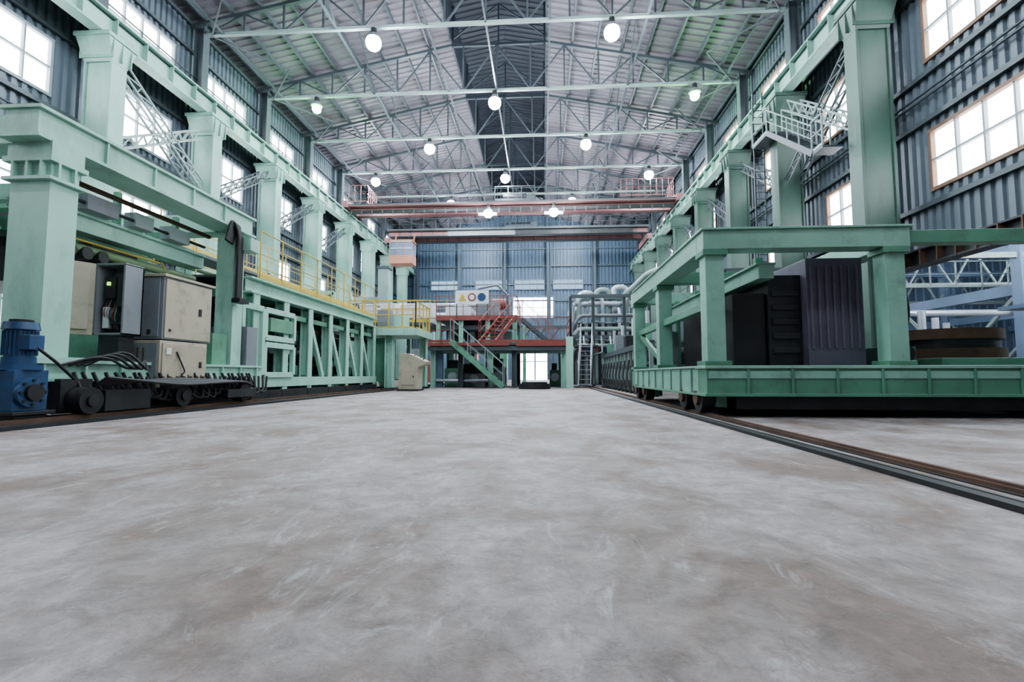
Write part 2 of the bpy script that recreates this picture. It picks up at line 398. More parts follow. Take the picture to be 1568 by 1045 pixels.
m.box(9.0,9.65,19.3,20.6,10.13,10.2,TRUSS); m.rail([(9.0,19.3,10.2),(9.0,20.6,10.2)],TRUSL)
m.box(9.0,9.65,15.6,16.2,7.83,7.9,TRUSS); m.rail([(9.0,15.6,7.9),(9.0,16.2,7.9)],TRUSL)
for x in (CR-1.0,CR-.6): m.beam((x,20.7,5),(x,20.7,12.7),.05,.05,TRUSS)
for i in range(25): m.beam((CR-1.0,20.7,5+.3*i),(CR-.6,20.7,5+.3*i),.03,.03,TRUSS)
m.build('access_stair')

def lamp(x,y,z,power,green=False,top=15.9):
    m=MB()
    m.beam((x,y,z+.5),(x,y,top),.04,.04,DARK); m.cyl((x,y,z+.34),(x,y,z+.6),.13,DARK)
    m.cyl((x,y,z+.12),(x,y,z+.36),.30,GREYC,n=20,r2=.14,cap=False)
    m.sphere((x,y,z-.06),.24 if green else .34,BULBG if green else BULB,n=18)
    o=m.build('high_bay_lamp')
    ld=bpy.data.lights.new('lamp_light','POINT'); ld.energy=power; ld.shadow_soft_size=.3
    ld.color=(.35,1,.45) if green else (.82,.91,1)
    lo=bpy.data.objects.new('lamp_light',ld); lo.location=(x,y,z-.5); S.collection.objects.link(lo); lo.parent=o
P=1350
for (x,y,g) in ((-7.4,20.05,0),(3.06,20.05,0),(-2.5,25.1,0),(-12.4,25.1,1),(8.1,25.1,1),(2.85,30.15,0),(-7.25,30.15,0),(-12.6,35.2,0),(-2.7,35.2,0),(7.9,35.2,0),(-7.75,40.25,0),(2.6,40.25,0),(-7,50,0),(3,50,0),(-2.6,15,0),(-7.4,9.95,0),(3,9.95,0),(-2.6,4.9,0),(-7.4,-.15,0),(3,-.15,0)):  # pair nearest the end wall is added to brighten the far end
    lamp(x,y,15.3,P*(.35 if g else 1),bool(g))

def crane(yc,z0,z1,mat,mat2,gap):
    m=MB(); xa,xb=CL+.15,CR-.15
    for k,y in enumerate((yc-gap/2,yc+gap/2)):
        m.box(xa,xb,y-.2,y+.2,z0,z1,mat)
        m.box(xa,xb,y-.28,y+.28,z1-.05,z1+.02,mat2); m.box(xa,xb,y-.28,y+.28,z0-.03,z0+.04,mat2)
        for i in range(24):
            x=xa+(xb-xa)*i/23; m.box(x-.03,x+.03,y-.26,y-.2,z0,z1,mat2)
    for x in (xa,xb):
        m.box(x-.22,x+.22,yc-gap/2-.9,yc+gap/2+.9,13.1,13.6,mat)
        for y in (yc-gap/2-.6,yc+gap/2+.6): m.cyl((x-.1,y,13.18),(x+.1,y,13.18),.23,DARK)
    y=yc-gap/2-.75
    m.box(xa,xb,y,y+.5,z1-.3,z1-.24,mat2); m.rail([(xa,y,z1-.24),(xb,y,z1-.24)],TRUSS,step=1.2,r=.016)
    tx=-2
    m.box(tx-1.5,tx+1.5,yc-gap/2,yc+gap/2,z1+.05,z1+.2,TRUSS); m.cyl((tx-.9,yc-.4,z1+.5),(tx+.9,yc-.4,z1+.5),.28,DARK)
    m.box(tx+1,tx+1.5,yc-.6,yc+.3,z1+.2,z1+.7,TRUSS); m.rail([(tx-1.5,yc-gap/2,z1+.2),(tx+1.5,yc-gap/2,z1+.2)],TRUSS)
    return m
m=crane(36.2,13.1,13.5,PINK,PINK,1.4)
for xa,xb in ((5.8,9.7),(-14.6,-13.2)): 
    m.rail([(xa,35.0,13.6),(xb,35.0,13.6),(xb,37.2,13.6)],PINK,h=1.3,step=.45)
m.box(-14.4,9.6,35.0,35.15,12.72,12.95,DARK)
for i in range(30): m.box(-14.4+.8*i,-14.3+.8*i,34.97,35.0,12.6,12.95,TRUSS)
for x in (-4.4,-3.6,.5,1.3): m.box(x-.3,x+.3,35.0,35.2,12.4,12.6,GREYC)
m.build('overhead_crane')
for x in (-3.9,.9): lamp(x,34.6,12.45,600,top=13.1)
m=crane(46.5,13.9,14.6,PINK,TRUSS,2.2)
m.box(-9.0,-2.5,45.05,45.18,13.85,14.5,GREYC); m.box(-2.5,8.5,45.0,45.18,13.85,14.6,DARK)
cx0,cx1,cy0,cy1=-14.2,-12.0,43.6,45.0
m.box(cx0,cx1,cy0,cy1,10.9,11.1,ORNG); m.box(cx0,cx1,cy0,cy1,13.0,13.15,ORNG)
m.box(cx0,cx1,cy0+.02,cy1,11.1,11.7,ORNG)
for x in (cx0,cx0+.75,cx1-.8,cx1-.08): m.box(x,x+.08,cy0,cy0+.08,11.1,13,ORNG)
m.box(cx0+.08,cx1-.08,cy0+.06,cy0+.1,11.7,12.9,NBLU); m.box(cx1-.06,cx1-.02,cy0+.1,cy1,11.7,12.9,NBLU)
for z in (12.3,12.95): m.box(cx0,cx1,cy0,cy0+.08,z,z+.07,WHITE)
for x in (cx0+.2,cx1-.2): m.beam((x,44.6,13.1),(x,45.3,14.2),.12,.12,ORNG)
m.build('overhead_crane')

# ------------------------------------------------------------------ rails on floor
m=MB()
m.box(1.89,1.96,-20,50,.0,.028,RUBB); m.box(2.06,2.08,-20,50,.0,.006,DARK); m.box(2.15,2.17,-20,50,.0,.008,RUBB); m.box(2.18,2.25,-20,50,0,.025,RUST); m.box(2.20,2.23,-20,50,.02,.04,RUST); m.box(2.30,2.34,-20,50,0,.01,DARK)
m.build('floor_rail')
m=MB(); m.box(6.9,7.1,-20,50,0,.06,RUST); m.build('floor_rail')
m=MB(); m.box(-5.34,-5.20,-20,50,0,.04,DARK); m.box(-5.5,-5.44,-20,50,0,.08,RUST); m.box(-5.62,-5.58,-20,50,0,.03,DARK); m.build('floor_rail')

# ------------------------------------------------------------------ LEFT GANTRY MACHINE
m=MB()
m.box(-6.27,-5.77,5.2,5.55,.75,3.1,MINT)
m.box(-6.33,-5.71,5.14,5.61,3.06,3.12,MINT); m.box(-6.33,-5.71,5.14,5.61,2.84,2.88,MINT)
for x in (-6.2,-6.02,-5.84): m.box(x-.015,x+.015,5.14,5.2,2.88,3.06,MINT)
for y in (5.25,5.45): m.box(-5.77,-5.71,y-.015,y+.015,2.88,3.06,MINT)
m.box(-6.30,-5.74,5.17,5.58,3.12,3.32,MINT)
m.box(-6.36,-5.68,5.1,5.7,.68,.76,MINT)
m.box(-6.22,-5.80,5.05,9.2,3.34,3.64,MINT); m.box(-6.27,-5.75,5.02,9.25,3.64,3.68,MINT); m.box(-6.27,-5.75,5.02,9.25,3.30,3.34,MINT)
for y in (5.9,6.7,7.5,8.3): m.box(-5.80,-5.76,y,y+.03,3.34,3.64,MINT)
for y0,y1 in ((5.15,5.55),(8.7,9.1)): m.box(-11.2,-6.22,y0,y1,3.28,3.62,MINT)
m.box(-11.4,-11.0,5.05,9.2,3.36,3.66,MINT)
for y in (5.35,8.85): m.box(-11.45,-11.0,y-.2,y+.2,.0,3.4,MINT)
m.box(-6.2,-5.85,8.75,9.05,.7,3.36,MINT); m.box(-5.86,-5.6,8.85,9.15,2.95,3.2,MINT)
m.box(-6.75,-6.5,5.6,8.8,2.58,2.82,MINT); m.box(-6.8,-6.45,5.6,8.8,2.80,2.84,MINT)
for y in (6.0,7.0,8.2): m.beam((-6.62,y,2.84),(-6.62,y,3.4),.08,.08,GREEN)
m.beam((-6.4,5.6,3.2),(-6.4,8.8,3.2),.05,.06,RUST)
m.pipe([(-6.35,5.5,2.95),(-6.35,8.6,2.95)],.025,DARK); m.pipe([(-6.5,5.7,2.45),(-6.5,7.8,2.45),(-6.5,8.0,2.2),(-6.5,8.7,2.2)],.016,YEL)
m.pipe([(-6.55,5.7,2.34),(-6.55,8.6,2.34)],.07,PIPE)
for i in range(6):
    y=5.9+.45*i; m.box(-10.8,-6.9,y,y+.16,2.9+.05*(i%2),3.12,[MINT,GREEN,DARK,MINT,WHITE,GREEN][i])
m.box(-9.6,-7.2,6.1,8.3,2.55,2.75,GREEN); m.box(-9.0,-7.4,6.4,7.6,1.9,2.55,DARK)
for i in range(7): m.beam((-6.9-.5*i,6.0,2.5),(-7.2-.5*i,6.0,2.9),.05,.14,MINT)
for y in (5.9,6.15,6.4,6.65): m.cyl((-6.7,y,2.28),(-6.45,y,2.28),.09,DARK)
m.box(-7.2,-6.6,6.6,7.4,2.1,2.5,DARK); m.cyl((-6.9,7.6,2.15),(-6.9,8.3,2.15),.22,MINT); m.cyl((-7.5,6.8,3.1),(-7.5,7.9,3.1),.2,GREEN)
for y,l in ((6.2,.5),(7.0,.35),(7.7,.45)): m.box(-6.5,-6.3,y,y+l,2.86,3.08,[GREYC,TRUSL,GREYC][int(y)%3])
for i in range(5):
    dx=-.02*i; m.pipe([(-5.72+dx,8.3+.07*i,3.0),(-5.72+dx,8.45+.07*i,3.45),(-5.70+dx,8.62+.06*i,3.2),(-5.70+dx,8.62+.06*i,1.95)],.03,RUBB,bend=.2)
m.box(-5.78,-5.62,8.6,8.9,1.9,1.98,DARK)
m.box(-6.45,-5.75,5.0,9.6,.50,.70,MINT); m.box(-6.5,-5.7,5.0,9.6,.69,.73,MINT); m.box(-6.5,-5.7,5.0,9.6,.47,.51,MINT)
for i in range(9): m.box(-5.75,-5.70,5.2+.52*i,5.23+.52*i,.5,.7,MINT)
m.box(-11.4,-6.4,5.05,5.5,.45,.75,MINT); m.box(-11.4,-6.4,8.7,9.1,.45,.75,MINT)
m.box(-6.9,-5.85,5.5,9.4,.08,.48,DARK)
m.box(-6.6,-5.8,9.15,9.5,.73,1.5,GREYC); m.box(-6.5,-5.9,8.3,8.7,.73,1.3,GREEN)
for y in (5.5,7.0,8.5): 
    m.cyl((-5.56,y,.24),(-5.38,y,.24),.16,RUBB,n=20); m.cyl((-5.40,y,.24),(-5.35,y,.24),.07,DARK); m.box(-5.66,-5.58,y-.2,y+.2,.12,.5,DARK)
for i in range(26):
    y=5.5+.14*i; k=random.uniform(-.05,.05)
    m.pipe([(-5.62+k,y,.58),(-5.5+k,y+.05,.22+.1*random.random()),(-5.42+k,y+.25,.12+.1*random.random()),(-5.5,y+.38,.52)],.022,RUBB,bend=.12,n=6)
for j in range(6): m.pipe([(-5.45+.03*j,5.6,.42+.02*j),(-5.4+.03*j,6.8,.5-.02*j),(-5.42+.03*j,8.3,.44),(-5.6,9.2,.3)],.02,RUBB,bend=.3,n=6)
for j in range(4): m.pipe([(-5.6,5.3+.1*j,.66),(-5.45,5.7+.1*j,.80+.03*j),(-5.5,6.15+.1*j,.6),(-5.6,6.5,.75)],.016,RUBB,bend=.2,n=6)
m.box(-5.6,-5.3,7.9,8.7,.16,.3,DARK); m.box(-5.7,-5.4,5.7,6.4,.1,.36,DARK)
m.build('gantry_machine',bevel=.008)

m=MB()
x0,x1,y0,y1=-6.38,-5.62,6.8,7.85
m.box(x0,x1,y0,y1,1.08,2.03,GREYC); m.box(x1,x1+.02,y0+.03,y1-.03,1.1,1.99,BEIGE); m.box(x0-.01,x1+.04,y0-.03,y1+.03,2.02,2.06,BEIGE)
m.box(x0+.06,x1-.05,y0-.02,y0,1.12,1.99,GREYC)
m.cyl((x0+.36,y0-.05,1.80),(x0+.36,y0-.02,1.80),.10,DARK,n=20); m.cyl((x0+.36,y0-.055,1.80),(x0+.36,y0-.05,1.80),.07,GREYC,n=20)
m.box(x0+.55,x0+.6,y0-.035,y0-.02,1.15,1.22,DARK); m.box(x0+.14,x0+.2,y0-.03,y0-.02,1.42,1.47,YEL)
m.box(x1+.02,x1+.035,y0+.72,y0+.78,1.5,1.62,DARK); m.box(x1+.02,x1+.035,y0+.1,y0+.14,1.2,1.24,DARK)
m.build('electrical_cabinet',bevel=.008)
m=MB()
x0,x1,y0,y1=-6.3,-5.60,6.75,7.75
m.box(x0,x1,y0,y1,.36,1.06,BEIGE); m.box(x1,x1+.02,y0+.04,y1-.04,.39,1.02,BEIGE); m.box(x0+.03,x1-.03,y0-.015,y0,.4,1.02,GREYC)
for i in range(5): m.box(x0+.1+.09*i,x0+.12+.09*i,y0-.03,y0-.015,.5,.95,RUST)
m.box(x1+.02,x1+.035,y0+.8,y0+.85,.66,.76,DARK); m.box(x1+.02,x1+.03,y0+.1,y0+.2,.85,.95,WHITE)
m.pipe([(x1+.03,y0+.3,.9),(x1+.06,y0+.45,.6),(x1+.04,y0+.2,.36)],.012,RUBB,n=6)
m.build('electrical_cabinet',bevel=.008)
m=MB()
x0,x1,y0,y1=-6.22,-5.78,6.3,6.62
m.box(x0,x1,y1-.03,y1,1.1,2.1,GREYC)
for a,b in ((x0,x0+.03),(x1-.03,x1)): m.box(a,b,y0,y1,1.1,2.1,GREYC)
m.box(x0,x1,y0,y1,2.08,2.11,GREYC); m.box(x0,x1,y0,y1,1.1,1.13,GREYC)
m.box(x0+.06,x1-.06,y1-.08,y1-.03,1.2,2.0,GREYC)
m.box(x0+.10,x0+.26,y0+.05,y1-.05,1.62,1.92,DARK); m.box(x0+.14,x0+.19,y0+.03,y0+.05,1.80,1.85,DISP)
m.box(x0+.28,x0+.38,y0+.05,y1-.05,1.5,1.98,DARK); m.box(x0+.08,x0+.16,y0+.06,y1-.06,1.2,1.5,WHITE); m.box(x0+.2,x0+.36,y0+.06,y1-.06,1.25,1.42,DARK)
for i in range(7): m.pipe([(x0+.08+.04*i,y0+.1,1.6),(x0+.07+.04*i,y0+.04,1.45-.02*i),(x0+.09+.035*i,y0+.12,1.18)],.008,[RUBB,RED,GREYC][i%3],n=5,bend=.05)
m.beam((x0,y0,1.6),(x0-.30,y0-.50,1.6),.03,1.0,BEIGE); m.beam((x0-.01,y0-.07,1.6),(x0-.27,y0-.48,1.6),.05,.86,BEIGE)
m.beam((x0+.22,6.45,.72),(x0+.22,6.45,1.1),.3,.25,DARK)
m.build('open_control_cabinet',bevel=.006)

# blue gear motor
m=MB(); cx,cy=-5.66,4.9
m.box(cx-.25,cx+.2,cy-.2,cy+.25,.12,.16,DARK); m.box(cx-.2,cx+.15,cy-.15,cy+.2,0,.12,DARK)
m.box(cx-.2,cx+.14,cy-.16,cy+.2,.16,.60,BLUE); m.cyl((cx-.24,cy,.36),(cx+.19,cy,.36),.16,BLUE,n=20); m.cyl((cx+.18,cy,.36),(cx+.23,cy,.36),.09,DARK,n=16)
for a in range(8):
    t=a*math.pi/4; m.cyl((cx+.17,cy+.13*math.cos(t),.36+.13*math.sin(t)),(cx+.205,cy+.13*math.cos(t),.36+.13*math.sin(t)),.018,DARK,n=6)
m.cyl((cx-.02,cy+.02,.60),(cx-.02,cy+.02,.66),.2,BLUE,n=24); m.cyl((cx-.02,cy+.02,.66),(cx-.02,cy+.02,.74),.14,BLUE,n=20)
m.cyl((cx-.02,cy+.02,.74),(cx-.02,cy+.02,1.06),.125,BLUE,n=24)
for a in range(24):
    t=a*math.pi/12; m.beam((cx-.02+.14*math.cos(t),cy+.02+.14*math.sin(t),.76),(cx-.02+.14*math.cos(t),cy+.02+.14*math.sin(t),1.03),.012,.012,BLUE)
m.cyl((cx-.02,cy+.02,1.04),(cx-.02,cy+.02,1.12),.16,BLUE,n=24,r2=.145); m.cyl((cx-.02,cy+.02,1.12),(cx-.02,cy+.02,1.15),.10,DARK,n=20)
m.box(cx+.08,cx+.2,cy-.08,cy+.08,.82,.98,BLUE); m.pipe([(cx+.18,cy,.86),(cx+.26,cy+.15,.7),(cx+.14,cy+.5,.5)],.016,RUBB)
m.build('gear_motor',bevel=.006)

# ------------------------------------------------------------------ left trestle / conveyor
m=MB(); xa,xb=-6.1,-8.2
for x in (xa,xb):
    m.ibeam((x,9.5,2.42),(x,17.1,2.42),.28,.34,MINT,t=.04); m.box(x-.14,x+.14,9.65,17.1,.28,.5,MINT); m.beam((x,9.7,.12),(x,17.1,.12),.3,.2,DARK)
    m.beam((x,10.2,1.95),(x,17.0,1.95),.08,.12,GREEN)
n=7
for i in range(n):
    y=9.75+i*1.2
    for x in (xa,xb):
        m.ibeam((x,y,.2),(x,y,2.28),.22,.24,MINT,t=.035); m.box(x-.16,x+.16,y-.16,y+.16,.0,.2,DARK)
        if 1<i<n-1: m.beam((x,y,2.2),(x,y+.95,.5),.09,.13,MINT)
    m.beam((xa,y,2.3),(xb,y,2.3),.12,.2,GREEN); m.beam((xa,y,.45),(xb,y,.45),.12,.2,GREEN)
m.box(xb,xa,9.5,17.1,2.58,2.63,TRUSS)
for y0,y1,z0,z1 in ((9.2,9.9,.55,1.95),(10.0,11.2,1.35,1.95),(10.0,11.2,.55,1.2)):
    for z in (z0,z1): m.beam((-5.95,y0,z),(-5.95,y1,z),.08,.12,MINT)
    for y in (y0,y1): m.beam((-5.95,y,z0),(-5.95,y,z1),.1,.1,MINT)
m.box(-6.0,-5.9,10.15,11.1,1.5,1.8,GREEN)
m.rail([(xa,10.0,2.63),(xa,17.1,2.63)],YEL,step=.9,r=.013); m.rail([(xb,9.6,2.63),(xb,17.1,2.63)],YEL,step=1.2,r=.013)
for i in range(21):
    y=9.7+.35*i; m.cyl((xb+.1,y,1.15),(xa-.1,y,1.15),.11,[DARK,SILV][i%2],n=10)
for y in (10.6,12.4,14.2,16): 
    m.box(-7.4,-6.5,y,y+.5,.2,.8,GREEN); m.cyl((-6.9,y,.7),(-6.9,y+.5,.7),.2,BLUE if y<11 else GREEN)
    m.box(-7.6,-6.6,y,y+.3,1.35,1.75,GREEN)
m.box(-8.0,-7.6,9.8,17,.1,2.2,DARK)
m.pipe([(-6.35,9.6,1.75),(-6.35,17.0,1.75)],.06,RUST); m.pipe([(-6.4,9.6,.35),(-6.4,17.0,.35)],.05,RUBB)
for i in range(10): m.pipe([(-6.3,9.8+.7*i,1.7),(-6.25,9.95+.7*i,1.2),(-6.3,10.1+.7*i,.4)],.02,RUBB,n=6)
m.build('conveyor_trestle',bevel=.006)

m=MB()
for i in range(6):
    y=11+2.6*i; h=[3.2,2.6,3.8,3.0,4.0,3.4][i]
    m.box(-12.2,-10.3,y,y+1.6,0.0,h*.62,[GREEN,TRUSS,GREEN,MINT,TRUSS,GREEN][i])
    m.box(-11.8,-10.5,y+.2,y+1.2,h*.62,h,[MINT,GREEN,RUST,GREEN,MINT,TRUSS][i])
    for x in (-12.3,-9.5): m.beam((x,y,0),(x,y,h+.3),.14,.14,MINT)
    m.beam((-12.3,y,h+.3),(-9.5,y,h+.3),.14,.18,MINT)
    m.cyl((-10.8,y+.3,h),(-10.8,y+.3,h+.5),.2,DARK)
for z in (2.2,2.5,3.4): m.pipe([(-9.3,9.5,z),(-9.3,26,z)],.08,[PIPE,RUST,TRUSS][int(z)%3])
m.rail([(-9.4,10,3.9),(-9.4,24,3.9)],YEL,step=1.2,r=.013); m.box(-10.2,-9.4,10,24,3.82,3.9,TRUSS)
for y in range(10,25,2): m.beam((-9.5,y,0),(-9.5,y,3.85),.14,.14,MINT)
m.build('rolling_line_machinery')

m=MB()
m.box(-6.7,-4.55,17.2,19.6,2.02,2.2,MINT); m.box(-6.72,-4.53,17.15,17.2,1.98,2.24,MINT); m.box(-4.55,-4.5,17.15,19.6,1.98,2.24,MINT)
for x,y in ((-6.4,17.5),(-5.6,17.5),(-4.8,19.3),(-6.4,19.3)): m.ibeam((x,y,0),(x,y,2.02),.3,.3,MINT,t=.04); m.box(x-.22,x+.22,y-.22,y+.22,0,.08,DARK)
m.box(-6.4,-5.6,17.5,17.6,.3,1.9,GREEN)
m.rail([(-6.6,17.3,2.2),(-4.6,17.3,2.2),(-4.6,19.5,2.2)],YEL,step=.55,r=.02)
m.rail([(-6.6,19.4,2.2),(-4.6,19.4,2.2)],YEL,step=.7)
m.box(-6.3,-5.3,18.2,19,2.2,2.9,MINT); m.box(-6.2,-5.7,17.8,18.1,2.2,3.0,GREYC)
m.build('operator_platform',bevel=.006)

m=MB()
prof=[(-4.9,0.05),(-4.25,0.05),(-4.25,.80),(-4.0,.9),(-3.95,1.0),(-4.55,1.28),(-4.9,1.28)]
vs=[(x,16.3,z) for x,z in prof]+[(x,17.0,z) for x,z in prof]; k=len(prof)
m.add(vs,[tuple(range(k)),tuple(range(k,2*k))[::-1]]+[(i,i+k,(i+1)%k+k,(i+1)%k) for i in range(k)],BEIGE)
m.box(-4.95,-4.2,16.25,17.05,0,.06,DARK); m.box(-4.8,-4.35,16.28,16.3,.2,.75,BEIGE); m.box(-4.4,-4.37,16.26,16.28,.45,.52,DARK)
for i in range(4): m.cyl((-4.4+.1*i,16.5,1.2-.045*i),(-4.39+.1*i,16.5,1.24-.045*i),.025,[RED,YEL,GREEN,DARK][i],n=8)
m.build('control_console',bevel=.01)

# ------------------------------------------------------------------ centre mezzanine
m=MB()
m.box(-4.9,1.25,20.4,24.5,1.82,1.92,TRUSS); m.beam((-4.9,20.4,1.85),(-1.4,20.4,1.85),.1,.13,RED); m.beam((-1.1,20.4,1.85),(1.25,20.4,1.85),.1,.16,RED)
m.box(-4.9,1.2,20.42,20.6,1.58,1.76,TRUSS)
for x in (-4.7,-3.5,-2.2,-1.2,.9,1.15):
    for y in (20.7,24.2): m.ibeam((x,y,0),(x,y,1.82),.2,.2,MINT if x in(.9,-4.7,-2.2) else TRUSS,t=.03)
m.box(1.0,1.3,20.3,20.6,0,2.15,MINT)
m.rail([(-4.9,20.4,1.92),(-3.8,20.4,1.92)],RED,step=.6,r=.014); m.rail([(-2.6,20.4,1.92),(1.2,20.4,1.92),(1.2,23.5,1.92)],RED,step=.9,r=.013)
m.box(-5.1,-1.2,23.0,27,3.18,3.3,TRUSS); m.beam((-5.1,23,3.25),(-1.2,23,3.25),.1,.16,RED)
m.box(-5.0,-1.4,23.3,23.5,2.75,2.95,TRUSS)
for x in (-5.0,-3.9,-2.6,-1.3):
    for y in (23.1,26.8): m.ibeam((x,y,0),(x,y,3.2),.2,.2,MINT,t=.03)
m.rail([(-5.1,23,3.3),(-1.2,23,3.3),(-1.2,27,3.3)],RED,step=.7,r=.014)
m.box(-4.8,-3.0,24,26,1.92,2.9,GREYC); m.box(-2.9,-1.5,23.8,25,1.92,2.7,GREYC)
for i in range(6): m.box(-4.7+.28*i,-4.5+.28*i,23.96,24,2.1,2.7,[WHITE,DARK][i%2])
m.box(-4.9,-3.6,24.2,26,3.3,4.0,WHITE); m.box(-3.3,-2.2,24.4,25.6,3.3,4.3,GREYC)
m.cyl((-4.2,25,4.0),(-4.2,25,4.9),.35,SILV); m.cyl((-2.6,25.5,4.3),(-1.9,25.5,4.3),.3,RED)
m.pipe([(-3.2,23.6,3.3),(-3.2,23.6,4.8),(-2.2,23.6,5.0),(-1.6,23.8,4.4),(-1.6,23.8,3.3)],.06,GREYC)
m.stair((-3.75,20.0,1.92),(-1.6,20.0,.05),.8,GREEN,TRUSL,side='y',tread=TRUSS,r=.014)
m.stair((-1.6,22.7,3.3),(-2.4,20.9,1.92),.7,RED,RED,side='x',r=.013)
m.stair((-1.0,24.0,3.3),(.6,24.0,1.92),.7,TRUSS,RED,side='y',r=.013)
m.box(-4.75,-4.35,20.95,21.15,.0,1.6,NBLU)
for x,y,w,h,mt in ((-4.3,21.2,.7,1.2,GREEN),(-3.6,22,1.0,.9,GREYC),(-2.4,22.5,.7,1.3,GREYC),(-4.4,24.5,1.4,1.1,RUST),(.35,23,.5,1.1,GREEN)):
    m.box(x,x+w,y,y+.9,0.0,h*.7,mt); m.box(x+.1,x+w-.15,y+.1,y+.7,h*.7,h,DARK); m.cyl((x+w/2,y-.05,h*.4),(x+w/2,y,h*.4),.2,SILV)
m.pipe([(-4.8,20.9,.3),(-2.2,20.9,.3)],.07,SILV); m.pipe([(-4.8,22,1.6),(1.1,22,1.6)],.09,MINT)
m.build('mezzanine_platform')

m=MB(); m.box(-4.15,-2.55,22.85,22.9,3.95,4.6,WHITE)
m.add([(-4.0,22.84,4.08),(-3.62,22.84,4.08),(-3.81,22.84,4.46)],[(0,1,2)],YEL)
m.cyl((-3.35,22.84,4.27),(-3.35,22.85,4.27),.2,RED,n=24); m.cyl((-3.35,22.83,4.27),(-3.35,22.84,4.27),.13,WHITE,n=24)
m.cyl((-2.88,22.84,4.27),(-2.88,22.85,4.27),.2,BLUE,n=24)
for x in (-4.1,-2.6): m.beam((x,22.93,3.3),(x,22.93,4.6),.05,.05,TRUSS)
m.build('safety_sign')

m=MB(); m.box(-9.2,-5.3,22.5,26,2.9,3.05,TRUSS)
for x in (-9,-7.2,-5.5): m.ibeam((x,22.6,0),(x,22.6,2.9),.2,.2,MINT,t=.03); m.ibeam((x,25.8,0),(x,25.8,2.9),.2,.2,MINT,t=.03)
for i,x in enumerate((-8.9,-7.9,-6.9,-6.1)):
    m.box(x,x+.75,23,24,3.05,3.9+.15*(i%2),WHITE); m.box(x+.05,x+.7,22.98,23,3.15,3.3,RED if i==2 else GREYC)
m.rail([(-9.2,22.5,3.05),(-5.3,22.5,3.05)],YEL,step=.6,r=.014)
m.build('storage_tank_deck')

m=MB()
x,y=-12.6,37.7; m.box(x-.4,x+.4,y-.4,y+.4,0,9.0,TRUSL); m.box(x-.5,x+.5,y-.5,y+.5,9.0,9.2,TRUSS); m.beam((x,y,6.5),(-15.5,y,6.5),.5,.5,TRUSL)
m.build('ventilation_duct')

m=MB(); 
for r in (.62,.5): m.cyl((-.3,19.0,.0),(-.3,19.0,.2 if r>.55 else .27),r,RUBB if r>.55 else DARK,n=28)
m.build('steel_coil')

m=MB()
for i in range(14):
    x=-13+1.5*i; y=30+random.random()*12; w=.8+random.random(); h=1.5+3*random.random()
    if -3.6<x<1.6: continue
    mt=random.choice([GREEN,TRUSS,GREYC,RED,NBLU]); m.box(x,x+w,y,y+1.2,0,h,mt); m.box(x+.1,x+w*.6,y-.1,y+.5,h,h+.7,random.choice([WHITE,GREYC,MINT]))
    m.cyl((x+.3,y-.4,0),(x+.3,y-.4,h+.9),.09,SILV)
for z,y in ((4.2,29),(5.1,31)): m.pipe([(-12,y,z),(-3.2,y,z)],.13,SILV); m.rail([(-13,y-1,z-.9),(-2.9,y-1,z-.9)],RED if z<5 else YEL,step=.8,r=.014); m.box(-13,-2.9,y-1,y,z-1,z-.9,TRUSS)
for x in (-12,-9,-6,-3.3): m.beam((x,28.5,0),(x,28.5,4.1),.18,.18,MINT)
m.beam((-3.5,33,2.6),(2.2,33,2.6),.3,.3,TRUSS); m.beam((-3.5,33,3.8),(2.2,33,3.8),.2,.2,TRUSS)
for i in range(6): m.beam((-3.5+i*.95,33,2.6),(-2.55+i*.95,33,3.8),.1,.1,TRUSS)
for x in (-3.5,-1.2,2.2): m.beam((x,33,0),(x,33,3.9),.22,.22,GREEN)
m.build('process_line_machinery')

# ------------------------------------------------------------------ pipework cluster
m=MB()
xs=[1.5,1.9,2.3,2.7,3.1,3.5,3.9,4.3,4.7]
for i,x in enumerate(xs):
    y=24.5+.35*(i%3); zt=3.9+.3*((i*2)%3); r=.09+.03*(i%2)
    m.pipe([(x,y,.1),(x,y,zt),(x+.6*(1 if i%2 else -1),y,zt+.0001),(x+.6*(1 if i%2 else -1),y-.8,zt)] if i%3 else [(x,y,.1),(x,y,zt),(x,y+2.2,zt)],r,[SILV,TRUSL][i%2],bend=.35)
    m.cyl((x,y,2.3),(x,y,2.36),r+.07,SILV); m.cyl((x,y,3.2),(x,y,3.26),r+.07,SILV)
    m.cyl((x,y-.3,1.8),(x,y,1.8),.05,RED if i%2 else BLUE); m.cyl((x,y-.34,1.8),(x,y-.3,1.8),.14,RED if i%2 else BLUE)
for j,(z,y,r) in enumerate(((2.0,24.1,.09),(2.8,24.0,.12),(3.5,24.2,.09),(4.2,25,.13),(4.6,25.5,.11))):
    m.pipe([(1.45+.1*j,y+1,z-1.2),(1.45+.1*j,y,z-.4),(1.7+.1*j,y,z),(5.0,y,z),(5.3,y,z-1.5)],r,[SILV,TRUSL,GREYC][j%3],bend=.3)
for k in range(3):
    m.pipe([(2.0+.9*k,25.8,3.8),(2.0+.9*k,25.8,4.9+.15*k),(2.7+.9*k,25.8,4.9+.15*k),(2.7+.9*k,25.8,3.5)],.16,[SILV,TRUSL,SILV][k],bend=.5,n=12)
m.pipe([(4.2,25.5,4.6),(4.9,25,5.2),(5.3,24,5.6),(6.0,22.8,5.6)],.16,TRUSL,bend=.6)
for x in (1.4,2.5,4.0,5.2):
    m.ibeam((x,23.7,0),(x,23.7,4.4),.14,.14,TRUSS,t=.025)
m.beam((1.4,23.7,4.4),(5.2,23.7,4.4),.14,.16,TRUSS); m.beam((1.4,23.7,2.4),(5.2,23.7,2.4),.14,.16,TRUSS)
